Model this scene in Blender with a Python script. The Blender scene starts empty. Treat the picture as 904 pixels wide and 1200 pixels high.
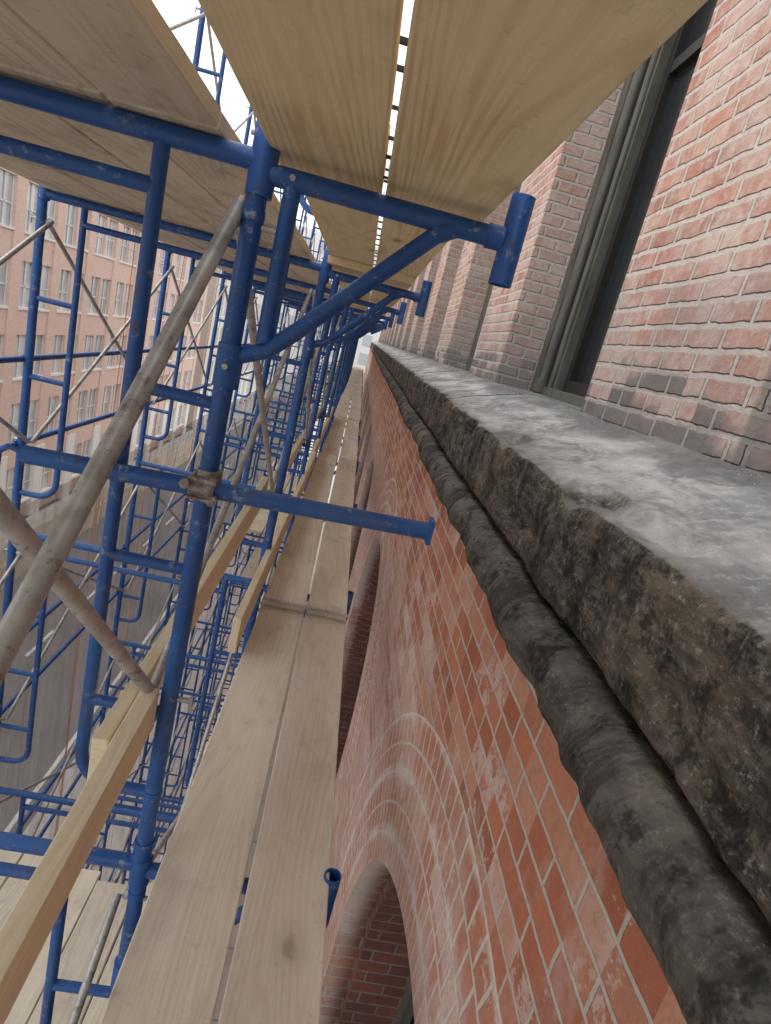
import bpy, math, random
from mathutils import Vector, Matrix, noise
random.seed(7)
sc=bpy.context.scene
R=math.radians
GZ=-13.6
# ------------------------------------------------------------------ helpers
class MB:
    def __init__(s): s.v=[];s.f=[];s.sm=[];s.mi=[]
    def add(s,vs,fs,smooth=False,mi=0):
        o=len(s.v); s.v+= [tuple(v) for v in vs]
        for f in fs:
            s.f.append(tuple(i+o for i in f)); s.sm.append(smooth); s.mi.append(mi)
    def tube(s,p,q,r,n=10,mi=0,hollow=False):
        s.path([p,q],r,n,mi)
    def path(s,pts,r,n=10,mi=0):
        pts=[Vector(p) for p in pts]
        rings=[];prev=None
        for i,p in enumerate(pts):
            if i==0:d=pts[1]-p
            elif i==len(pts)-1:d=p-pts[i-1]
            else:d=(pts[i+1]-p).normalized()+(p-pts[i-1]).normalized()
            d.normalize()
            if prev is None:
                a=Vector((0,0,1)) if abs(d.z)<.9 else Vector((0,1,0))
                u=d.cross(a).normalized()
            else:
                u=(prev-d*prev.dot(d)).normalized()
            prev=u; w=d.cross(u)
            rings.append([p+(u*math.cos(2*math.pi*k/n)+w*math.sin(2*math.pi*k/n))*r for k in range(n)])
        vs=[v for g in rings for v in g]
        fs=[]
        for i in range(len(pts)-1):
            for k in range(n):
                k2=(k+1)%n
                fs.append((i*n+k,i*n+k2,(i+1)*n+k2,(i+1)*n+k))
        s.add(vs,fs,True,mi)
        s.add(rings[0],[tuple(range(n))],False,mi)
        s.add(rings[-1],[tuple(range(n))],False,mi)
    def opentube(s,p,q,r,n=20,mi=0,th=.004):
        """hollow tube end: outer wall, inner wall and annular lips"""
        p,q=Vector(p),Vector(q); d=(q-p).normalized()
        a=Vector((0,0,1)) if abs(d.z)<.9 else Vector((0,1,0))
        u=d.cross(a).normalized(); w=d.cross(u)
        C=lambda c,rr:[c+(u*math.cos(2*math.pi*k/n)+w*math.sin(2*math.pi*k/n))*rr for k in range(n)]
        vs=C(p,r)+C(q,r)+C(p,r-th)+C(q,r-th); fs=[];fl=[]
        for k in range(n):
            k2=(k+1)%n
            fs.append((k,k2,n+k2,n+k)); fs.append((2*n+k,3*n+k,3*n+k2,2*n+k2))
            fl.append((k,2*n+k,2*n+k2,k2)); fl.append((n+k,n+k2,3*n+k2,3*n+k))
        s.add(vs,fs,True,mi); s.add(vs,fl,False,mi)
    def box(s,lo,hi,mi=0):
        x0,y0,z0=lo;x1,y1,z1=hi
        vs=[(x0,y0,z0),(x1,y0,z0),(x1,y1,z0),(x0,y1,z0),(x0,y0,z1),(x1,y0,z1),(x1,y1,z1),(x0,y1,z1)]
        s.add(vs,[(0,3,2,1),(4,5,6,7),(0,1,5,4),(1,2,6,5),(2,3,7,6),(3,0,4,7)],False,mi)
    def quad(s,a,b,c,d,mi=0): s.add([a,b,c,d],[(0,1,2,3)],False,mi)
    def obj(s,name,mats,parent=None,bevel=0):
        me=bpy.data.meshes.new(name); me.from_pydata(s.v,[],s.f)
        for p,a,b in zip(me.polygons,s.sm,s.mi): p.use_smooth=a; p.material_index=b
        for m in (mats if isinstance(mats,(list,tuple)) else [mats]): me.materials.append(m)
        me.update()
        o=bpy.data.objects.new(name,me); sc.collection.objects.link(o)
        if parent: o.parent=parent
        if bevel:
            b=o.modifiers.new('bev','BEVEL'); b.width=bevel; b.segments=2; b.limit_method='ANGLE'
        return o
def empty(name):
    o=bpy.data.objects.new(name,None); sc.collection.objects.link(o); return o

class NT:
    def __init__(s,name):
        s.m=bpy.data.materials.new(name); s.m.use_nodes=True; s.t=s.m.node_tree; s.n=s.t.nodes
        s.b=s.n['Principled BSDF']
    def L(s,a,b): s.t.links.new(a,b)
    def setin(s,sock,v):
        if isinstance(v,bpy.types.NodeSocket): s.L(v,sock)
        elif isinstance(v,(tuple,list)) and len(v)==3 and sock.type=='RGBA': sock.default_value=(*v,1)
        else: sock.default_value=v
    def math(s,op,a,b=None,c=None,clamp=False):
        n=s.n.new('ShaderNodeMath'); n.operation=op; n.use_clamp=clamp
        s.setin(n.inputs[0],a)
        if b is not None: s.setin(n.inputs[1],b)
        if c is not None: s.setin(n.inputs[2],c)
        return n.outputs[0]
    def mix(s,f,a,b,mode='MIX'):
        n=s.n.new('ShaderNodeMix'); n.data_type='RGBA'; n.blend_type=mode
        s.setin(n.inputs[0],f); s.setin(n.inputs[6],a); s.setin(n.inputs[7],b); return n.outputs[2]
    def ramp(s,f,lo,hi,a=0.,b=1.):
        n=s.n.new('ShaderNodeMapRange'); n.interpolation_type='SMOOTHSTEP'
        s.setin(n.inputs[0],f); n.inputs[1].default_value=lo;n.inputs[2].default_value=hi
        n.inputs[3].default_value=a;n.inputs[4].default_value=b; return n.outputs[0]
    def pos(s,kind='Object'):
        return s.n.new('ShaderNodeTexCoord').outputs[kind]
    def sep(s,v):
        n=s.n.new('ShaderNodeSeparateXYZ'); s.L(v,n.inputs[0]); return n.outputs
    def comb(s,x,y,z=0.):
        n=s.n.new('ShaderNodeCombineXYZ')
        for i,k in enumerate((x,y,z)): s.setin(n.inputs[i],k)
        return n.outputs[0]
    def scale(s,v,sc_):
        n=s.n.new('ShaderNodeVectorMath'); n.operation='MULTIPLY'; s.L(v,n.inputs[0]); n.inputs[1].default_value=sc_; return n.outputs[0]
    def vadd(s,v,w):
        n=s.n.new('ShaderNodeVectorMath'); n.operation='ADD'; s.L(v,n.inputs[0]); s.setin(n.inputs[1],w); return n.outputs[0]
    def noise(s,v,sc_,det=3,rough=.6,dist=0,col=False):
        n=s.n.new('ShaderNodeTexNoise'); s.L(v,n.inputs['Vector']); n.inputs['Scale'].default_value=sc_
        n.inputs['Detail'].default_value=min(det,4); n.inputs['Roughness'].default_value=rough; n.inputs['Distortion'].default_value=dist
        return n.outputs['Color' if col else 'Fac']
    def cell(s,u,z,w,h,seed=0.):
        row=s.math('FLOOR',s.math('DIVIDE',z,h))
        col=s.math('FLOOR',s.math('ADD',s.math('DIVIDE',u,w),s.math('MULTIPLY',s.math('FLOORED_MODULO',row,2.),.5)))
        n=s.n.new('ShaderNodeTexWhiteNoise'); n.noise_dimensions='3D'; s.L(s.comb(col,row,seed),n.inputs['Vector']); return n.outputs['Value']
    def bump(s,h,st=.5,d=.01):
        n=s.n.new('ShaderNodeBump'); s.L(h,n.inputs['Height']); n.inputs['Strength'].default_value=st; n.inputs['Distance'].default_value=d
        s.L(n.outputs[0],s.b.inputs['Normal'])
    def out(s,col,rough=.8,metal=0.,spec=None):
        s.setin(s.b.inputs['Base Color'],col); s.setin(s.b.inputs['Roughness'],rough); s.setin(s.b.inputs['Metallic'],metal)
        if spec is not None: s.b.inputs['Specular IOR Level'].default_value=spec
        return s.m
    def brick(s,v,c1,c2,mor,w,h,ms=.006,smooth=.25,off=.5):
        n=s.n.new('ShaderNodeTexBrick'); s.L(v,n.inputs['Vector']); n.offset=off
        for k,x in (('Color1',c1),('Color2',c2),('Mortar',mor)): s.setin(n.inputs[k],x)
        n.inputs['Scale'].default_value=1; n.inputs['Mortar Size'].default_value=ms; n.inputs['Mortar Smooth'].default_value=smooth
        n.inputs['Brick Width'].default_value=w; n.inputs['Row Height'].default_value=h
        return n.outputs['Color'],n.outputs['Fac']

# ------------------------------------------------------------------ materials
def mat_upper_brick():
    t=NT('weathered_pink_brick'); p=t.pos(); x,y,z=t.sep(p)
    u=t.math('ADD',x,y)
    nz=t.noise(p,9,2,.6,col=True)
    nz2=t.noise(p,45,2,.6,col=True)
    v=t.comb(u,z)
    v2=t.vadd(t.vadd(v,t.scale(nz,(.018,.018,0))),t.scale(nz2,(.009,.009,0)))
    W,H=.215,.074
    s2=t.sep(v2); ce=t.cell(s2[0],s2[1],W,H); ce2=t.cell(s2[0],s2[1],W,H,5.)
    c,f=t.brick(v2,(.60,.285,.21),(.47,.20,.145),(.64,.575,.51),W,H,.0125,.45)
    nm=t.math('SUBTRACT',1,f)
    c=t.mix(t.math('MULTIPLY',nm,t.ramp(ce,.6,.95,0,.65)),c,(.68,.47,.37))
    c=t.mix(t.math('MULTIPLY',nm,t.ramp(ce,.35,.05,0,.6)),c,(.36,.17,.135))
    lim=t.ramp(t.noise(p,3.2,4,.7),.38,.64)
    c=t.mix(t.math('MULTIPLY',lim,.6),c,(.69,.59,.52))
    n3=t.noise(p,28,4,.7)
    c=t.mix(t.ramp(n3,.5,.70,0,.6),c,(.70,.63,.57))
    c=t.mix(t.ramp(n3,.5,.28,0,.45),c,(.30,.17,.14))
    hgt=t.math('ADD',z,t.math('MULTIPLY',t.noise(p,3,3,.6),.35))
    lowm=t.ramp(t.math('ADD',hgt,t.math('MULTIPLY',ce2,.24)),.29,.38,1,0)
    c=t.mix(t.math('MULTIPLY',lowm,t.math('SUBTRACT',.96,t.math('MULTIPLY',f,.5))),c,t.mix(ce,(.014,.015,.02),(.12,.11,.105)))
    grey=t.ramp(t.math('ADD',z,t.math('MULTIPLY',t.noise(p,2,2,.6),.9)),.70,1.05,.42,0)
    c=t.mix(grey,c,(.33,.30,.28))
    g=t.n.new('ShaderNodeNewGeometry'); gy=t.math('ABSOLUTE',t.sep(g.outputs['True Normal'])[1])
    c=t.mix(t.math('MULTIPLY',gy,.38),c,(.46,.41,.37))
    h=t.math('ADD',t.math('MULTIPLY',f,-1),t.math('MULTIPLY',n3,.7))
    t.bump(h,1.,.010)
    return t.out(c,.9)
M_UP=mat_upper_brick()

PITCH=4.0; AC=1.25; SP=-2.95; AR=1.2; XL=.56
def mat_lower_brick():
    t=NT('red_pressed_brick'); p=t.pos(); x,y,z=t.sep(p)
    W,H=.225,.074
    dy=t.math('SUBTRACT',t.math('FLOORED_MODULO',t.math('ADD',y,-AC+PITCH/2),PITCH),PITCH/2)
    dz=t.math('SUBTRACT',z,SP)
    r=t.math('SQRT',t.math('ADD',t.math('MULTIPLY',dy,dy),t.math('MULTIPLY',dz,dz)))
    ang=t.math('ARCTAN2',dy,dz)
    inr=t.math('MULTIPLY',t.math('LESS_THAN',r,1.80),t.math('GREATER_THAN',dz,0.))
    nz=t.noise(p,14,2,.6,col=True)
    jit=t.scale(nz,(.010,.010,0))
    va=t.vadd(t.comb(t.math('ADD',x,y),z),jit)
    vb=t.vadd(t.comb(t.math('MULTIPLY',ang,1.5),r),jit)
    A,B,Mo=(.60,.215,.115),(.46,.14,.072),(.62,.55,.48)
    c1,f1=t.brick(va,A,B,Mo,W,H,.0062,.3)
    c2,f2=t.brick(vb,A,B,(.76,.70,.64),.075,.12,.0075,.3)
    s2=t.sep(va); ce=t.cell(s2[0],s2[1],W,H); ce2=t.cell(s2[0],s2[1],W,H,3.)
    nm=t.math('SUBTRACT',1,f1)
    c1=t.mix(t.math('MULTIPLY',nm,t.ramp(ce2,.45,1.,0,.7)),c1,(.68,.38,.26))
    c1=t.mix(t.math('MULTIPLY',nm,t.ramp(ce2,.35,.0,0,.65)),c1,(.33,.105,.065))
    c=t.mix(inr,c1,c2); f=t.math('ADD',t.math('MULTIPLY',f1,t.math('SUBTRACT',1,inr)),t.math('MULTIPLY',f2,inr))
    zz=t.ramp(z,-1.75,-.85,1,0)
    c=t.mix(t.math('MULTIPLY',zz,.40),c,(.70,.49,.40))
    n=t.noise(t.scale(p,(1,1.3,.8)),3.3,4,.68)
    bl=t.ramp(t.math('ADD',n,t.math('MULTIPLY',zz,.12)),.52,.68)
    c=t.mix(t.math('MULTIPLY',bl,.34),c,(.76,.62,.55))
    b2=t.math('MULTIPLY',t.ramp(t.math('ADD',t.math('MULTIPLY',ce,.6),t.noise(p,20,4,.75)),.92,1.0),t.ramp(t.noise(p,1.9,2),.44,.56))
    c=t.mix(t.math('MULTIPLY',b2,.6),c,(.78,.67,.61))
    rf=t.math('FLOORED_MODULO',r,.24)
    rs=t.math('MULTIPLY',inr,t.math('MULTIPLY',t.ramp(t.math('ABSOLUTE',t.math('SUBTRACT',rf,.12)),.04,.012),t.ramp(t.noise(p,6,4,.7),.38,.58)))
    c=t.mix(t.math('MULTIPLY',rs,.65),c,(.85,.79,.74))
    n6=t.noise(p,60,4,.7)
    c=t.mix(t.ramp(n6,.45,.8,0,.4),c,(.22,.09,.06))
    c=t.mix(t.ramp(t.noise(p,5,4,.75),.55,.75,0,.35),c,(.27,.13,.10))
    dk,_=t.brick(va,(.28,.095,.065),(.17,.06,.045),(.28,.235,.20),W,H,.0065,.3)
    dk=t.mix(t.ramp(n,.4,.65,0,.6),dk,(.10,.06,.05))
    c=t.mix(t.ramp(x,XL+.012,XL+.14),c,dk)  # arch reveals: salt left out, recess darkness painted into the brick colour
    h=t.math('ADD',t.math('MULTIPLY',f,-1),t.math('MULTIPLY',n6,.6))
    t.bump(h,.8,.006)
    return t.out(c,.85)
M_LOW=mat_lower_brick()

def mat_stone():
    t=NT('sooty_sandstone'); p=t.pos(); x,y,z=t.sep(p)
    n1=t.noise(p,3,4,.65); n2=t.noise(t.scale(p,(1,1.2,4)),9,4,.75); n3=t.noise(p,70,4,.8)
    c=t.mix(t.ramp(n2,.38,.62),(.055,.048,.042),(.165,.14,.115))
    c=t.mix(t.ramp(n1,.45,.68,0,.55),c,(.26,.21,.165))
    c=t.mix(t.ramp(n3,.54,.66,0,.6),c,(.45,.41,.35))
    rollm=t.ramp(z,-.50,-.47,1,0)
    c=t.mix(t.math('MULTIPLY',rollm,.5),c,t.mix(t.ramp(n1,.35,.65),(.085,.083,.075),(.23,.215,.19)))
    c=t.mix(t.ramp(t.noise(p,11,4,.8),.50,.62,0,.75),c,(.02,.019,.018))
    c=t.mix(t.ramp(t.noise(t.scale(p,(1,2.6,.5)),3,4,.75),.50,.64,0,.6),c,(.02,.019,.018))
    c=t.mix(t.ramp(t.noise(p,1.6,2),.55,.7,0,.35),c,(.22,.15,.10))
    sy=t.math('SINE',t.math('ADD',t.math('MULTIPLY',y,420.),t.math('MULTIPLY',t.noise(p,6,4,.6),46.)))
    st=t.math('MULTIPLY',sy,t.ramp(t.noise(p,4,3),.48,.66))
    c=t.mix(t.math('MULTIPLY',t.ramp(st,.2,.9),.12),c,(.32,.30,.265))
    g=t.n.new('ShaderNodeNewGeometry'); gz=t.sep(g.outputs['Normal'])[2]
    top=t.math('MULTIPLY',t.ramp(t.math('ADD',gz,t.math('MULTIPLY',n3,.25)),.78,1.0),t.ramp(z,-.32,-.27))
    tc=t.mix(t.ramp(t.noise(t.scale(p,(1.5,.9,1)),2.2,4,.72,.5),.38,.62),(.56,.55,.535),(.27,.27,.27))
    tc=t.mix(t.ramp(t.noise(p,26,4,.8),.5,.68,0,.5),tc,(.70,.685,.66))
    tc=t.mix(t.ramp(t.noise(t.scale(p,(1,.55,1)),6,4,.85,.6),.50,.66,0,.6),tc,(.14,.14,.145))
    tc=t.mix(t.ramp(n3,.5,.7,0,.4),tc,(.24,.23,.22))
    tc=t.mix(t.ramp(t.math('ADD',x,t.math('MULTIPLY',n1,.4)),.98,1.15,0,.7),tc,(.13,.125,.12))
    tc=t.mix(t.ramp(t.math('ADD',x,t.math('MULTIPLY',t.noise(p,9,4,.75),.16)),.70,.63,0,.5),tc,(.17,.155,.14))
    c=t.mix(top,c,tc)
    h=t.math('ADD',t.math('ADD',n2,t.math('MULTIPLY',n3,.7)),t.math('MULTIPLY',st,t.math('SUBTRACT',.12,t.math('MULTIPLY',top,.12))))
    t.bump(h,1.,.013)
    return t.out(c,.95,0,.2)
M_STONE=mat_stone()

def mat_wood(name,a,b,dirt,dirtcol=(.12,.10,.085),knots=True,grain=1.):
    t=NT(name); p=t.pos(); oi=t.n.new('ShaderNodeObjectInfo').outputs['Random']
    r=oi
    off=t.comb(t.math('MULTIPLY',r,13.7),t.math('MULTIPLY',r,57.3),t.math('MULTIPLY',r,5.1))
    v=t.vadd(p,off)
    wv=t.scale(v,(1,.075,1))
    base=t.noise(wv,4.5,2,.45,.3)
    rings=t.math('SINE',t.math('MULTIPLY',base,150*grain))
    fine=t.noise(t.scale(v,(1,.02,1)),150,3,.7)
    c=t.mix(t.ramp(rings,-.2,1.,0,.9),a,b)
    c=t.mix(t.ramp(fine,.35,.7,0,.4),c,tuple(k*.75 for k in b))
    c=t.mix(t.ramp(t.noise(t.scale(v,(1.6,.5,1)),2.2,3),.40,.62,0,.6),c,tuple(min(1,k*1.15) for k in a))
    if knots:
        vo=t.n.new('ShaderNodeTexVoronoi'); t.L(t.scale(t.vadd(v,t.scale(t.noise(v,9,3,col=True),(.06,.16,.0))),(3.8,1.9,.01)),vo.inputs['Vector']); vo.inputs['Scale'].default_value=1
        k=t.ramp(vo.outputs['Distance'],.03,.10,1,0)
        c=t.mix(t.math('MULTIPLY',k,.8),c,(.19,.095,.04))
        k2=t.ramp(vo.outputs['Distance'],.05,.26,1,0)
        c=t.mix(t.math('MULTIPLY',k2,.4),c,tuple(k*.7 for k in b))
    d=t.ramp(t.noise(t.scale(v,(1,.6,1)),5,4,.7),.5,.70)
    c=t.mix(t.math('MULTIPLY',d,dirt),c,dirtcol)
    sp=t.ramp(t.noise(v,38,3,.7),.62,.70); c=t.mix(t.math('MULTIPLY',sp,dirt),c,dirtcol)
    c=t.mix(t.ramp(r,0,1,0,.3),c,tuple(k*.72 for k in a))
    t.bump(fine,.25,.003)
    return t.out(c,.8,0,.25)
M_PINE=mat_wood('fresh_pine',(.88,.72,.45),(.74,.53,.27),.25,(.42,.32,.21))
M_WALK=mat_wood('weathered_plank',(.80,.735,.61),(.70,.615,.48),.42,(.40,.355,.30))
M_GREY=mat_wood('grey_deck_board',(.72,.62,.47),(.60,.49,.35),.5,(.23,.185,.135))
M_STUD=mat_wood('framing_lumber',(.88,.77,.56),(.80,.66,.44),.15,(.42,.32,.22))

def mat_blue():
    t=NT('blue_enamel_paint'); p=t.pos()
    n=t.noise(p,3,3,.6); c=t.mix(t.ramp(n,.35,.7),(.014,.08,.29),(.026,.12,.38))
    ch=t.noise(p,38,4,.75)
    c=t.mix(t.ramp(ch,.61,.66),c,(.09,.065,.05))
    c=t.mix(t.math('MULTIPLY',t.ramp(t.noise(p,22,4,.8),.57,.72),.65),c,(.45,.46,.46))
    c=t.mix(t.ramp(t.noise(p,9,4,.7),.5,.8,0,.5),c,(.10,.13,.19))
    t.bump(ch,.25,.003)
    return t.out(c,t.ramp(n,.3,.7,.36,.6))
M_BLUE=mat_blue()
t=NT('galvanised_steel'); p=t.pos(); n=t.noise(p,12,4,.7)
c=t.mix(t.ramp(n,.35,.7),(.58,.58,.57),(.36,.35,.33)); c=t.mix(t.ramp(t.noise(p,30,4,.8),.54,.68,0,.75),c,(.20,.15,.11)); M_GALV=t.out(c,.5,.4)
t=NT('rusty_clamp'); p=t.pos(); n=t.noise(p,40,4,.7); c=t.mix(t.ramp(n,.35,.65),(.20,.15,.12),(.46,.43,.39)); t.bump(n,.5,.004); M_CLAMP=t.out(c,.65,.2)
t=NT('window_frame_paint'); p=t.pos(); n=t.noise(t.scale(p,(1,1,.2)),14,4,.7); c=t.mix(t.ramp(n,.3,.7),(.075,.078,.062),(.15,.147,.125)); t.bump(n,.3,.004); M_FRAME=t.out(c,.6)
t=NT('dark_sash'); M_SASH=t.out((.02,.02,.018),.5)
t=NT('window_glass'); n=t.noise(t.pos(),2,2); M_GLASS=t.out(t.mix(n,(.012,.014,.016),(.03,.035,.04)),.08,0,.5)
t=NT('black_tie'); M_BLACK=t.out((.01,.01,.01),.5)
t=NT('orange_cord'); M_ORANGE=t.out((.75,.22,.08),.7)
t=NT('haze_netting'); p=t.pos(); x,y,z=t.sep(p)  # pale see-through netting, added over the lower lifts to stand in for haze
fold=t.noise(t.scale(p,(1,1.5,.12)),3.5,3,.6)
lines=t.ramp(t.math('SINE',t.math('MULTIPLY',t.math('ADD',y,t.math('MULTIPLY',fold,.08)),2*math.pi/.16)),.75,1.)
seam=t.ramp(t.math('ABSOLUTE',t.math('SUBTRACT',t.math('FLOORED_MODULO',y,2.13),1.0)),.04,.015)
al=t.math('ADD',t.math('ADD',t.ramp(fold,.35,.7,.42,.60),t.math('MULTIPLY',lines,.12)),t.math('MULTIPLY',seam,.25),None,True)
t.setin(t.b.inputs['Alpha'],al); M_NET=t.out(t.mix(fold,(.72,.71,.69),(.58,.57,.555)),.9)

# ------------------------------------------------------------------ main building
bld=empty('brick_building')
YA,YB=-7.0,46.0
ZT=-.625
def arches():
    k=int(math.floor((YA-AC)/PITCH))
    out=[]
    while AC+k*PITCH<YB:
        if AC+k*PITCH-1.9>YA: out.append(AC+k*PITCH)
        k+=1
    return out
AL=arches(); NS=36; BOT=-6.2
def face_with_hole(mb,X,cy,y0,y1,ztop,r,zbot):
    pts=[(cy-r*math.cos(math.pi*i/NS),SP+r*math.sin(math.pi*i/NS)) for i in range(NS+1)]
    for i in range(NS):
        (ya,za),(yb,zb)=pts[i],pts[i+1]
        mb.quad((X,ya,za),(X,ya,ztop),(X,yb,ztop),(X,yb,zb))
    mb.quad((X,y0,zbot),(X,y0,ztop),(X,cy-r,ztop),(X,cy-r,zbot))
    mb.quad((X,cy+r,zbot),(X,cy+r,ztop),(X,y1,ztop),(X,y1,zbot))
def ring(mb,X,cy,ro,ri,zbot):
    for i in range(NS):
        a,b=math.pi*i/NS,math.pi*(i+1)/NS
        P=lambda r,t:(X,cy-r*math.cos(t),SP+r*math.sin(t))
        mb.quad(P(ri,a),P(ro,a),P(ro,b),P(ri,b))
    for sgn in(-1,1):
        mb.quad((X,cy+sgn*ri,zbot),(X,cy+sgn*ro,zbot),(X,cy+sgn*ro,SP),(X,cy+sgn*ri,SP))
def soffit(mb,X0,X1,cy,r,zbot):
    pts=[(cy-r,zbot)]+[(cy-r*math.cos(math.pi*i/NS),SP+r*math.sin(math.pi*i/NS)) for i in range(NS+1)]+[(cy+r,zbot)]
    for i in range(len(pts)-1):
        (ya,za),(yb,zb)=pts[i],pts[i+1]
        mb.add([(X0,ya,za),(X0,yb,zb),(X1,yb,zb),(X1,ya,za)],[(0,1,2,3)],False)
mb=MB()
for cy in AL:
    face_with_hole(mb,XL,cy,cy-PITCH/2,cy+PITCH/2,ZT,AR,BOT)
    rs=[AR,AR-.06]; xs=[XL,XL+.14,XL+.80]
    for j in range(2):
        soffit(mb,xs[j],xs[j+1],cy,rs[j],BOT)
        if j<1: ring(mb,xs[j+1],cy,rs[j],rs[j+1],BOT)
    mb.quad((XL,cy-AR,BOT),(XL+.8,cy-AR,BOT),(XL+.8,cy+AR,BOT),(XL,cy+AR,BOT))
mb.quad((XL,AL[0]-2,GZ),(XL,AL[0]-2,BOT),(XL,AL[-1]+2,BOT),(XL,AL[-1]+2,GZ))
Y0w,Y1w=AL[0]-2,AL[-1]+2
mb.quad((XL,Y1w,GZ),(XL,Y1w,ZT),(XL+9,Y1w,ZT),(XL+9,Y1w,GZ))
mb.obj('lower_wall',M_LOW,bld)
mw=MB(); mg=MB()
for cy in AL:
    X=XL+.42; r=AR-.06
    mg.quad((X+.06,cy-r,BOT),(X+.06,cy-r,SP+r),(X+.06,cy+r,SP+r),(X+.06,cy+r,BOT))
    for i in range(NS):
        a,b=math.pi*i/NS,math.pi*(i+1)/NS
        P=lambda rr,t,x:(x,cy-rr*math.cos(t),SP+rr*math.sin(t))
        mw.quad(P(r-.09,a,X),P(r,a,X),P(r,b,X),P(r-.09,b,X))
        mw.quad(P(r-.09,a,X),P(r-.09,b,X),P(r-.09,b,X+.055),P(r-.09,a,X+.055))
    mw.box((X-.01,cy-r,SP-.05),(X+.05,cy+r,SP+.05))
    for yy in (-r+.05,-.33,.33,r-.05): mw.box((X,cy+yy-.045,BOT),(X+.05,cy+yy+.045,SP-.052))
    for yy in (-.33,.33): mw.box((X,cy+yy-.03,SP+.052),(X+.05,cy+yy+.03,SP+r*.85))
    mw.box((X,cy-r,-4.6),(X+.045,cy+r,-4.52))
mw.obj('arch_window_frames',M_FRAME,bld); mg.obj('arch_window_glass',M_GLASS,bld)

# cornice, block by block, eroded
prof=[(1.46,-.30),(1.46,-.078),(1.2,-.078),(1.0,-.079)]
for i in range(1,12): 
    s_=i/12; prof.append((1.0-.425*s_,-.079-.137*s_))
prof+=[(.565,-.222),(.556,-.232),(.551,-.248)]
for i in range(1,9): prof.append((.551,-.248-.2*i/9))
prof+=[(.552,-.452),(.557,-.464),(.572,-.476),(.590,-.486)]
for i in range(0,15):
    a=math.pi*(.72-1.44*i/14)
    prof.append((.567-.078*math.cos(a),-.560+.073*math.sin(a)))
prof+=[(.60,-.634),(.75,-.636)]
mb=MB()
c_=[2.36-1.27*2.1]
while c_[0]>Y0w+1.3: c_.insert(0,c_[0]-1.27)
c_+= [2.36]
while c_[-1]<Y1w-1.3: c_.append(c_[-1]+1.27)
cuts=[Y0w]+c_+[Y1w]
for bi in range(len(cuts)-1):
    y,y2=cuts[bi],cuts[bi+1]
    near=(-1.5<y<9)
    ny=int((y2-y)/(.016 if near else .12))+2
    ox,oz=random.uniform(-.009,.009),random.uniform(-.003,.003)
    vs=[];fs=[]
    a,b=y+.002,y2-.002
    for j in range(ny+1):
        yy=a+(b-a)*j/ny
        e=min(yy-a,b-yy); ed=max(0,1-e/.035)**2*.013
        lump=noise.noise(Vector((0,yy*2.6,3)))*.016+noise.noise(Vector((0,yy*8,3)))*.007
        for (px,pz) in prof:
            q=Vector((px*5,yy*5,pz*5)); d=noise.noise(q)*.011+noise.noise(q*3.3)*.007+noise.noise(q*7)*.0045
            d2=0
            if px<.62:
                ch=max(0,noise.noise(Vector((px*9,yy*4.1+5,pz*9)))-.20)*.06
                d2=ch*(1.8 if -.26<pz<-.21 else 1.)
            fx=1 if px<1.0 else 0
            if -.64<pz<-.47: d+=ed*.9+lump
            px2=px+(ox+d+d2+ed*.7)*fx if pz<-.2 else px
            tw=1 if pz>-.24 else .3
            topn=(noise.noise(q*.8)*.010+noise.noise(q*2.4)*.004+noise.noise(q*6)*.0025)
            pz2=pz+oz*fx+(topn-ed*(.25 if pz>-.21 else .6))*tw-(d2 if pz>-.24 else 0)
            vs.append((px2,yy,pz2))
    n=len(prof)
    for j in range(ny):
        for k in range(n-1):
            fs.append((j*n+k,j*n+k+1,(j+1)*n+k+1,(j+1)*n+k))
    mb.add(vs,fs,True)
    mb.add(vs[:n],[tuple(range(n))],False); mb.add(vs[-n:],[tuple(range(n))],False)
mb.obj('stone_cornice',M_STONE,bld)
mb=MB(); mb.quad((.585,Y0w,-.25),(.585,Y1w,-.25),(.585,Y1w,-.62),(.585,Y0w,-.62)); mb.quad((.585,Y0w,-.25),(.585,Y1w,-.25),(1.0,Y1w,-.1),(1.0,Y0w,-.1))
t=NT('lime_mortar'); M_MORT=t.out(t.mix(t.noise(t.pos(),20,3,.7),(.30,.27,.24),(.14,.125,.11)),.95)
mb.obj('joint_mortar',M_MORT,bld)
mb=MB()
for i in range(700):
    yy=random.uniform(.6,6.5); xx=1.0-abs(random.gauss(0,.035))-.006
    if random.random()<.22: xx=random.uniform(.62,.98)
    s_=random.uniform(.001,.0032); zz=-.079-.322*max(0,1.0-xx)+s_*.2+.001
    vs=[]
    for (a,b,c) in ((1,0,0),(0,1,0),(-1,0,0),(0,-1,0),(0,0,1),(0,0,-1)):
        k=s_*random.uniform(.6,1.3); vs.append((xx+a*k,yy+b*k,zz+c*k*.7))
    mb.add(vs,[(0,1,4),(1,2,4),(2,3,4),(3,0,4),(1,0,5),(2,1,5),(3,2,5),(0,3,5)])
t=NT('grit'); M_GRIT=t.out(t.mix(t.ramp(t.noise(t.pos(),25,1),.4,.6),(.55,.53,.5),(.32,.30,.28)),.95)
mb.obj('mortar_crumbs',M_GRIT,bld)

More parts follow.
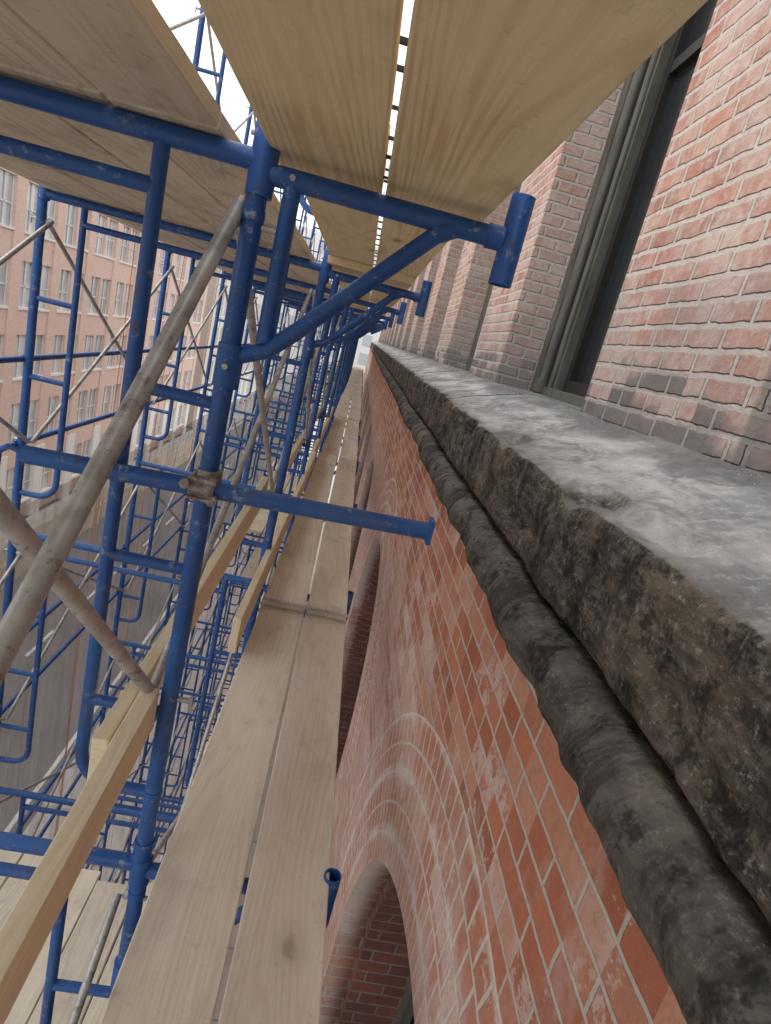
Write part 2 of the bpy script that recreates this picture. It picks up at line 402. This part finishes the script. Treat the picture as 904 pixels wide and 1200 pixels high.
# upper wall: piers and recessed windows
XU=1.0; XR=1.37; UP=3.0; PW=1.15; Y0=1.53
mb=MB(); mf=MB(); ms=MB(); mgl=MB()
ZB=-.09; ZH=9.0
k=-3
while Y0+k*UP<YB-2:
    ya=Y0+k*UP; yb=ya+PW
    if ya>Y0w:
        mb.box((XU,ya,ZB),(XR+.3,yb,ZH))
        w0,w1=yb,ya+UP
        WT=3.4
        mb.box((XU+.1,w0+.001,WT),(XR+.3,w1-.001,ZH-.01))
        for (e,sg) in ((w0,1),(w1,-1)):
            def B(m,d0,d1,x0,x1,z0,z1):
                yy=sorted((e+sg*d0,e+sg*d1)); m.box((x0,yy[0],z0),(x1,yy[1],z1))
            B(mf,.002,.11,XR-.10,XR+.2,ZB+.02,WT)
            mf.tube((XR-.06,e+sg*.145,ZB+.10),(XR-.06,e+sg*.145,WT),.036,16)
            mf.tube((XR-.06,e+sg*.145,ZB+.02),(XR-.06,e+sg*.145,ZB+.10),.05,16)
            mf.tube((XR-.06,e+sg*.145,ZB+.10),(XR-.06,e+sg*.145,ZB+.115),.045,16)
            B(ms,.18,.205,XR-.045,XR+.2,ZB+.02,WT)
            B(mf,.207,.33,XR-.03,XR+.2,ZB+.02,WT)
            B(mf,.232,.30,XR-.05,XR-.032,ZB+.02,WT)
            B(ms,.335,.40,XR+.03,XR+.1,ZB+.03,WT)
        mf.box((XR-.06,w0+.1,ZB),(XR+.2,w1-.1,ZB+.07))
        ms.box((XR+.03,w0+.4,ZB+.07),(XR+.09,w1-.4,ZB+.15))
        ms.box((XR+.035,w0+.4,1.9),(XR+.1,w1-.4,1.97))
        ms.box((XR+.045,(w0+w1)/2-.025,ZB+.15),(XR+.09,(w0+w1)/2+.025,WT))
        mgl.quad((XR+.075,w0+.39,ZB+.1),(XR+.075,w1-.39,ZB+.1),(XR+.075,w1-.39,WT),(XR+.075,w0+.39,WT))
    k+=1
mb.box((XR+.5,Y0w,ZB),(XR+.6,Y1w,ZH))
mb.obj('upper_piers',M_UP,bld,bevel=.007)
mf.obj('window_jambs',M_FRAME,bld,bevel=.003); ms.obj('window_sashes',M_SASH,bld); mgl.obj('window_panes',M_GLASS,bld)
mb=MB(); mb.box((.8,Y0w,ZH),(9,Y1w,ZH+.4)); mb.obj('eaves',M_STONE,bld)

# ------------------------------------------------------------------ scaffold
scf=empty('tube_scaffolding')
X1=-.295; X2=-1.815; FH=1.93; FY=1.47; FP=2.13; ZTOP=.30
NB0,NB1=-2,15
blue=MB(); galv=MB()
def frame(y,zt,n):
    zb=zt-FH
    jx=random.uniform(-.004,.004)
    for X,s in ((X1,-1),(X2,1)):
        blue.tube((X+jx,y,zb+.02),(X+jx,y,zt+.01),.0235,n)
        blue.tube((X+jx,y,zb-.03),(X+jx,y,zb+.09),.0285,n)
        if n>8:
            galv.tube((X+jx-.035,y,zb+.05),(X+jx+.035,y,zb+.05),.006,8)
            for (zz,rr) in ((zt-.02,.0262),(zt-.11,.0258),(zb+.26,.026)): blue.tube((X+jx,y,zz-.012),(X+jx,y,zz+.012),rr,n)
        galv.tube((X+jx,y,zt-.02),(X+jx,y,zt+.12),.018,n)
        xi=X+s*.215
        pts=[(xi,y,zt-.0)]+[(xi,y,zb+.36)]
        for i in range(1,6):
            a=math.pi/2*i/5
            pts.append((xi-s*.10*(1-math.cos(a)),y,zb+.36-.10*math.sin(a)))
        pts.append((X,y,zb+.26))
        blue.path(pts,.0175,n)
        for zz in (.535,.97,1.40): blue.tube((X,y,zt-zz),(xi,y,zt-zz),.0155,n)
        for zz in (.13,1.35):
            galv.tube((X,y,zt-zz),(X-s*.055,y,zt-zz),.008,6)
            if n>8: galv.box((X-s*.055-.004,y-.006,zt-zz-.03),(X-s*.055+.004,y+.006,zt-zz+.012))
    blue.tube((X1,y,zt),(X2,y,zt),.0225,n)
    blue.tube((X1-.215,y,zt-.105),(X2+.215,y,zt-.105),.0175,n)
for i in range(NB0,NB1):
    y=FY+FP*i
    for L in range(-6,2):
        zt=ZTOP+FH*L
        n=18 if (-1<=i<=2 and L>=-1) else 8
        frame(y,zt,n)
        if i<NB1-1:
            for X,o in ((X1,-.03),(X2,.03)):
                if X==X1 and L==0 and i==-1: continue
                a,b=zt-.13,zt-1.35
                m=10 if abs(i)<4 else 6
                galv.tube((X+o,y,a),(X+o,y+FP,b),.0125,m)
                galv.tube((X+o*1.8,y,b),(X+o*1.8,y+FP,a),.0125,m)
            if L>=-5:
                for g in (.55,1.05): 
                    blue.tube((X2-.03,y-.02,zt-FH+g),(X2-.03,y+FP+.02,zt-FH+g),.018,6)
    for X in (X1,X2): galv.tube((X,y,GZ),(X,y,ZTOP-FH*7+.05),.018,8)
def brace(p,q,r=.0165):
    p,q=Vector(p),Vector(q)
    galv.tube(p,q,r,18)
brace((-.335,1.50,.215),(-.335,-.66,-1.50))
brace((-.350,1.46,-1.035),(-.50,0.0,.50))
def bracket(y,z,n):
    xa=X1+.07
    blue.tube((X1+.02,y,z-.02),(.235,y,z-.02),.0225,n)
    blue.tube((.215,y,z-.02),(.25,y,z-.02),.0265,n)
    blue.opentube((.272,y,z-.115),(.272,y,z+.075),.027,max(n,12))
    blue.path([(xa,y,z-.02),(xa,y,z-.37)],.0195,n)
    blue.path([(.12,y+.0,z-.03),(-.16,y,z-.33),(-.215,y,z-.385),(X1,y,z-.42)],.0195,n)
    blue.tube((X1,y,z-.49),(X1,y,z-.39),.031,n)
    blue.tube((X1,y,z-.07),(X1,y,z+.03),.030,n)
    if n>8:
        blue.tube((.10,y,z-.045),(.14,y,z-.022),.024,n)
        galv.tube((xa,y-.03,z-.02),(xa,y+.03,z-.02),.007,6)
        galv.tube((X1,y-.045,z-.44),(X1,y+.045,z-.44),.007,6)
for i in range(NB0,NB1):
    for L in (0,-1): bracket(FY+FP*i,ZTOP+FH*L,20 if i<=3 else 8)
blue.obj('frames_and_brackets',M_BLUE,scf)
galv.obj('cross_braces',M_GALV,scf)
mb=MB()
for i in range(10):
    yy=5.2+i*1.57+random.uniform(-.3,.3); xo=X2-.10-random.uniform(0,.03); pts=[]
    for j in range(14): pts.append((xo+.02*math.sin(j*1.3+i),yy+.05*math.sin(j*.8+i*2),1.2-j*1.1))
    mb.path(pts,.004,5)
mb.obj('safety_cords',M_ORANGE,scf)
mb=MB(); NY,NZ=150,24; ya_,yb_=-3.0,FY+FP*(NB1-1); za_,zb_=-1.62,GZ+.4
vs=[];fs=[]
for j in range(NY+1):
    yy=ya_+(yb_-ya_)*j/NY
    for k in range(NZ+1):
        zz=za_+(zb_-za_)*k/NZ
        vs.append((X2-.17+.035*noise.noise(Vector((yy*1.3,zz*.5,0)))+.02*math.sin(yy*2*math.pi/FP),yy,zz+.02*math.sin(yy*2*math.pi/FP)))
for j in range(NY):
    for k in range(NZ): fs.append((j*(NZ+1)+k,j*(NZ+1)+k+1,(j+1)*(NZ+1)+k+1,(j+1)*(NZ+1)+k))
mb.add(vs,fs,True); mb.obj('haze_netting',M_NET,scf)

tie=empty('tie_tube')
mb=MB(); mb.tube((-.712,1.425,-.448),(.262,1.425,-.412),.0215,20); mb.box((.258,1.40,-.44),(.268,1.45,-.38)); 
mb.path([(-.712,1.425,-.445),(-.745,1.42,-.436),(-.765,1.42,-.452),(-.768,1.42,-.50)],.007,8)
mb.obj('tube',M_BLUE,tie)
mb=MB()
mb.tube((-.325,1.425,-.434),(-.265,1.425,-.432),.029,16); mb.tube((X1,1.47,-.465),(X1,1.47,-.395),.031,16)
mb.box((-.325,1.392,-.412),(-.262,1.402,-.402)); mb.box((-.325,1.388,-.456),(-.268,1.45,-.448))
mb.tube((-.262,1.38,-.445),(-.262,1.47,-.445),.007,8); mb.tube((-.262,1.372,-.445),(-.262,1.388,-.445),.013,6)
mb.tube((-.328,1.375,-.415),(-.328,1.47,-.415),.007,8); mb.tube((-.328,1.368,-.415),(-.328,1.384,-.415),.013,6)
mb.obj('swivel_clamp',M_CLAMP,tie,bevel=.002)

# ------------------------------------------------------------------ planks
def plank(name,mat,x0,x1,y0,y1,z0,th=.038,parent=None,skew=0.,dz=0.,warp=.004):
    n=max(2,int((y1-y0)/.12)); sd=random.random()*50
    mb=MB(); vs=[];c=.004
    w=x1-x0
    ring=[(c,0),(w-c,0),(w,c),(w,th-c),(w-c,th),(c,th),(0,th-c),(0,c)]
    for j in range(n+1):
        tt=j/n; yy=y0+(y1-y0)*tt
        bx=noise.noise(Vector((sd,yy*.5,0)))*warp; bz=noise.noise(Vector((0,yy*.6,sd)))*warp
        for q,(a,b) in enumerate(ring):
            e=noise.noise(Vector((sd+q*.1,yy*7,a*3)))*.0018
            vs.append((x0+a+bx+skew*tt+e,yy,z0+b+bz+dz*tt))
    fs=[]
    for j in range(n):
        for k in range(8):
            k2=(k+1)%8; fs.append((j*8+k,(j+1)*8+k,(j+1)*8+k2,j*8+k2))
    fs.append(tuple(range(8))); fs.append(tuple(n*8+k for k in range(7,-1,-1)))
    mb.add(vs,fs,False)
    return mb.obj(name,mat,parent)
zp=.326
plank('scaffold_plank',M_PINE,-.028,.214,-.95,1.62,zp)
plank('scaffold_plank',M_PINE,-.285,-.041,-.95,1.60,zp)
for i in range(0,NB1-1):
    y=FY+FP*i
    lift=.04 if i%2==0 else 0
    plank('scaffold_plank',M_PINE,-.028+random.uniform(-.004,.004),.205+random.uniform(-.02,.006),y-.12,y+FP+.15,zp+lift)
    plank('scaffold_plank',M_PINE,-.285+random.uniform(-.006,.006),-.043+random.uniform(-.004,.002),y-.12,y+FP+.15,zp+lift)
mb=MB()
yy=.2
while yy<9:
    L=random.uniform(.004,.012); lo_=.04 if yy>1.7 else 0
    mb.box((-.075,yy,zp+.042+lo_),(.005,yy+L,zp+.048+lo_)); yy+=random.uniform(.08,.22)
mb.obj('tie_straps',M_BLACK,scf)
deck=empty('scaffold_deck')
for i in range(-2,NB1-1):
    y=FY+FP*i
    for j in range(6):
        x1=-.385-.238*j
        plank('board',M_GREY,x1-.23,x1,y-.05 if i!=-2 else y,y+FP-.06,zp+.002*(j%2),parent=deck,warp=.006)
zw=zp-FH
plank('scaffold_plank',M_WALK,-.232,.013,-.9,3.42,zw)
plank('scaffold_plank',M_WALK,.024,.262,-.9,3.40,zw)
ya=3.2
for i in range(0,7):
    L=4.26
    plank('scaffold_plank',M_WALK,-.225+random.uniform(-.02,.02),.012,ya,ya+L+.3,zw+(.039 if i%2==0 else 0),skew=random.uniform(-.02,.02))
    plank('scaffold_plank',M_WALK,.026,.262+random.uniform(-.01,.01),ya,ya+L+.3,zw+(.039 if i%2==0 else 0),skew=random.uniform(-.01,.01))
    ya+=L
mb=MB()
mb.box((-.23,3.17,zw+.078),(.265,3.20,zw+.082))
for q in range(22): mb.box((-.225+q*.022,3.165,zw+.082),(-.215+q*.022,3.205,zw+.086))
mb.obj('plank_cleat',M_GALV,None)
def board(name,p,q,w,h,mat):
    p,q=Vector(p),Vector(q); L=(q-p).length
    mb=MB(); mb.box((-w/2,0,-h/2),(w/2,L,h/2)); o=mb.obj(name,mat,None,bevel=.003)
    o.location=p; o.rotation_mode='QUATERNION'; o.rotation_quaternion=(q-p).to_track_quat('Y','Z'); return o
board('guard_rail_board',(-.325,-.4,-1.16),(-.345,1.45,-1.075),.045,.125,M_STUD)
board('guard_rail_board',(-.395,1.25,-1.12),(-.405,3.75,-1.05),.038,.16,M_STUD)
board('toe_board',(-.285,2.62,-1.475),(-.262,6.9,-1.46),.038,.185,M_STUD)
board('toe_board',(-.29,6.7,-1.47),(-.29,11.5,-1.46),.038,.185,M_STUD)
board('guard_rail_board',(-.37,3.9,-1.07),(-.37,8.1,-1.07),.038,.09,M_STUD)
low=empty('lower_deck')
for j in range(6):
    x1=-.36-.245*j
    plank('board',M_WALK,x1-.235,x1,-1.2,3.0+random.uniform(-.05,.1),zp-2*FH,parent=low)
for j in range(4):
    x1=-.45-.25*j
    plank('board',M_GREY,x1-.235,x1,9.8,14.2,zp-2*FH,parent=low)
    plank('board',M_GREY,x1-.235,x1,FY+FP*5,FY+FP*9,zp-3*FH,parent=low)

# ------------------------------------------------------------------ ground and street
t=NT('asphalt'); p=t.pos(); c=t.mix(t.noise(p,.6,4,.6),(.17,.168,.165),(.25,.245,.235)); c=t.mix(t.ramp(t.noise(p,60,3),.5,.7,0,.3),c,(.3,.295,.29)); c=t.mix(t.ramp(t.noise(t.scale(p,(1,.2,1)),1.2,3,.7),.5,.65,0,.5),c,(.12,.12,.12)); M_ASP=t.out(c,.8)
t=NT('concrete_paving'); p=t.pos(); v=t.sep(p); cb,_=t.brick(t.comb(v[0],v[1]),(.60,.57,.53),(.54,.51,.48),(.25,.25,.24),1.5,1.5,.02,.1,0.); c=t.mix(t.ramp(t.noise(p,1.2,4,.6),.4,.7,0,.4),cb,(.40,.38,.35)); M_PAVE=t.out(c,.9)
t=NT('open_ground'); p=t.pos(); M_GRD=t.out(t.mix(t.noise(p,.1,4,.6),(.28,.27,.25),(.2,.2,.19)),.95)
t=NT('road_paint'); M_PAINT=t.out((.8,.8,.78),.7)
mb=MB(); mb.quad((-600,-600,GZ-.15),(600,-600,GZ-.15),(600,600,GZ-.15),(-600,600,GZ-.15)); mb.obj('ground',M_GRD)
mb=MB(); mb.quad((-13.0,-80,GZ-.14),(-5.5,-80,GZ-.14),(-5.5,180,GZ-.14),(-13.0,180,GZ-.14)); mb.obj('road',M_ASP)
mb=MB()
for i in range(-20,50): mb.quad((-9.36,i*4,GZ-.135),(-9.24,i*4,GZ-.135),(-9.24,i*4+2,GZ-.135),(-9.36,i*4+2,GZ-.135))
for xx in (-12.7,-6.0): mb.quad((xx,-80,GZ-.135),(xx+.12,-80,GZ-.135),(xx+.12,180,GZ-.135),(xx,180,GZ-.135))
mb.obj('road_markings',M_PAINT)
mb=MB(); mb.box((-5.5,-80,GZ-.3),(.56,180,GZ)); mb.obj('pavement',M_PAVE)
mb=MB(); mb.box((-15.6,-80,GZ-.3),(-13.0,180,GZ)); mb.obj('pavement',M_PAVE)
mb=MB(); mp=MB()
for i in range(26):
    y0=2+i*2.44; mb.box((-12.6,y0+.01,GZ-.13),(-12.58,y0+2.43,GZ+1.9)); mp.box((-12.58,y0-.04,GZ-.13),(-12.50,y0+.04,GZ+2.0)); mp.box((-12.5,y0,GZ+1.0),(-12.46,y0+2.44,GZ+1.09))
hb=empty('site_hoarding'); mb.obj('panels',M_WALK,hb); mp.obj('posts',M_STUD,hb)

def office(name,x,y0,y1,top,depth,brick_c,floor_h,bay,sgn=-1):
    e=empty(name)
    t=NT(name+'_brick'); p=t.pos(); v=t.sep(p)
    cb,f=t.brick(t.comb(t.math('ADD',v[0],v[1]),v[2]),brick_c,tuple(k*.88 for k in brick_c),(.64,.6,.55),.3,.1,.012,.3)
    cb=t.mix(t.ramp(t.noise(p,.4,4,.6),.35,.7,0,.3),cb,tuple(k*.88 for k in brick_c)); M=t.out(cb,.9)
    t=NT(name+'_glass'); p=t.pos(); MG=t.out(t.mix(t.ramp(t.noise(t.scale(p,(.3,.3,.3)),1.5,1),.4,.6),(.44,.46,.48),(.64,.66,.66)),.15,0,.7)  # panes paled to stand in for haze across the street
    t=NT(name+'_trim'); MT=t.out((.78,.76,.72),.7)
    mb=MB();mg=MB();mt=MB()
    mb.box((x-depth,y0,GZ),(x-.25,y1,top))
    ny=int((y1-y0)/bay); nf=int((top-GZ-1.5)/floor_h)
    for i in range(ny+1):
        yy=y0+i*bay; mb.box((x-.249,yy-.4,GZ+4.0),(x,yy+.4,top+.3)); mt.box((x-.245,yy-.45,GZ),(x+.05,yy+.45,GZ+3.998))
    for k in range(nf+1):
        z=GZ+.3+k*floor_h
        if k: mb.box((x-.248,y0,z-.4),(x-.06,y1,z+.75))
        for i in range(ny):
            a=y0+i*bay+.4; b=y0+(i+1)*bay-.4
            if k<nf:
                m=(a+b)/2
                mt.box((x-.2,a,z+.752),(x-.0,b,z+.86))
                for (p0,p1) in ((a,m-.12),(m+.12,b)):
                    mg.quad((x-.2,p0,z+.85),(x-.2,p1,z+.85),(x-.2,p1,z+floor_h-.4),(x-.2,p0,z+floor_h-.4))
                    mt.box((x-.19,(p0+p1)/2-.03,z+.86),(x-.15,(p0+p1)/2+.03,z+floor_h-.41))
                    mt.box((x-.19,p0,z+1.75),(x-.15,p1,z+1.81))
                    for q in (p0,p1-.06): mt.box((x-.19,q,z+.86),(x-.145,q+.06,z+floor_h-.41))
                mb.box((x-.247,m-.119,z+.75),(x-.03,m+.119,z+floor_h-.4))
    mt.box((x-depth,y0-.1,top+.3),(x+.25,y1+.1,top+.8))
    mb.obj('walls',M,e); mg.obj('glazing',MG,e); mt.obj('trim',MT,e)
office('brick_office_building',-15.6,4,62,9.5,12,(.78,.53,.43),3.3,3.6)  # brick colour lightened in place of street haze
office('brick_office_building',-15.6,66,110,5,12,(.70,.66,.61),3.6,3.8)
e=empty('stone_tower_block'); mb=MB(); mg=MB()
mb.box((-40,120,GZ),(6,135,16))
for k in range(8):
    for i in range(15):
        mg.box((-38+i*2.9,119.93,GZ+1.5+k*3.5),(-36.3+i*2.9,119.99,GZ+3.6+k*3.5))
t=NT('pale_limestone'); M_LIME=t.out(t.mix(t.noise(t.pos(),.5,4),(.76,.74,.71),(.68,.66,.64)),.9)
t=NT('pale_glazing'); M_PG=t.out((.45,.48,.5),.2)
mb.obj('walls',M_LIME,e); mg.obj('windows',M_PG,e)

# ------------------------------------------------------------------ light: bright overcast
w=bpy.data.worlds.new('World'); sc.world=w; w.use_nodes=True
nt=w.node_tree; bg=nt.nodes['Background']; sky=nt.nodes.new('ShaderNodeTexSky'); sky.sky_type='NISHITA'
sky.sun_disc=False; EL,AZ=58,-62
sky.sun_elevation=R(EL); sky.sun_rotation=R(AZ); sky.air_density=1.0; sky.dust_density=6.0; sky.ozone_density=.6; sky.altitude=50
mx=nt.nodes.new('ShaderNodeMix'); mx.data_type='RGBA'; mx.inputs[0].default_value=.82; mx.inputs[7].default_value=(12.6,12.8,13.1,1)  # cloud veil
nt.links.new(sky.outputs[0],mx.inputs[6]); nt.links.new(mx.outputs[2],bg.inputs[0]); bg.inputs[1].default_value=.15
sd=Vector((math.sin(R(AZ))*math.cos(R(EL)),math.cos(R(AZ))*math.cos(R(EL)),math.sin(R(EL))))
l=bpy.data.lights.new('sun','SUN'); l.energy=.6; l.angle=R(70); l.color=(1,.98,.95)
lo=bpy.data.objects.new('sun',l); sc.collection.objects.link(lo); lo.rotation_mode='QUATERNION'; lo.rotation_quaternion=sd.to_track_quat('Z','Y')

# ------------------------------------------------------------------ camera
f=710.; px,py=428-452,395-600; th=R(14.5)
Yw=Vector((px,py,f)).normalized()
nx,nyv=-math.sin(th),math.cos(th)
kk=-f*f/(px*nx+py*nyv)
D=Vector((kk*nx,kk*nyv,f)).normalized()
Xw=D.cross(Yw)
right=Vector((Xw.x,Yw.x,-D.x)); up=-Vector((Xw.y,Yw.y,-D.y)); back=-Vector((Xw.z,Yw.z,-D.z))
m=Matrix((right,up,back)).transposed().to_4x4()
cam=bpy.data.cameras.new('camera'); co=bpy.data.objects.new('camera',cam); sc.collection.objects.link(co)
co.matrix_world=m; cam.sensor_fit='VERTICAL'; cam.sensor_height=36; cam.lens=f/1200*36; cam.clip_start=.02; cam.clip_end=2000
sc.camera=co
sc.view_settings.view_transform='Standard'; sc.view_settings.look='None'; sc.view_settings.exposure=0
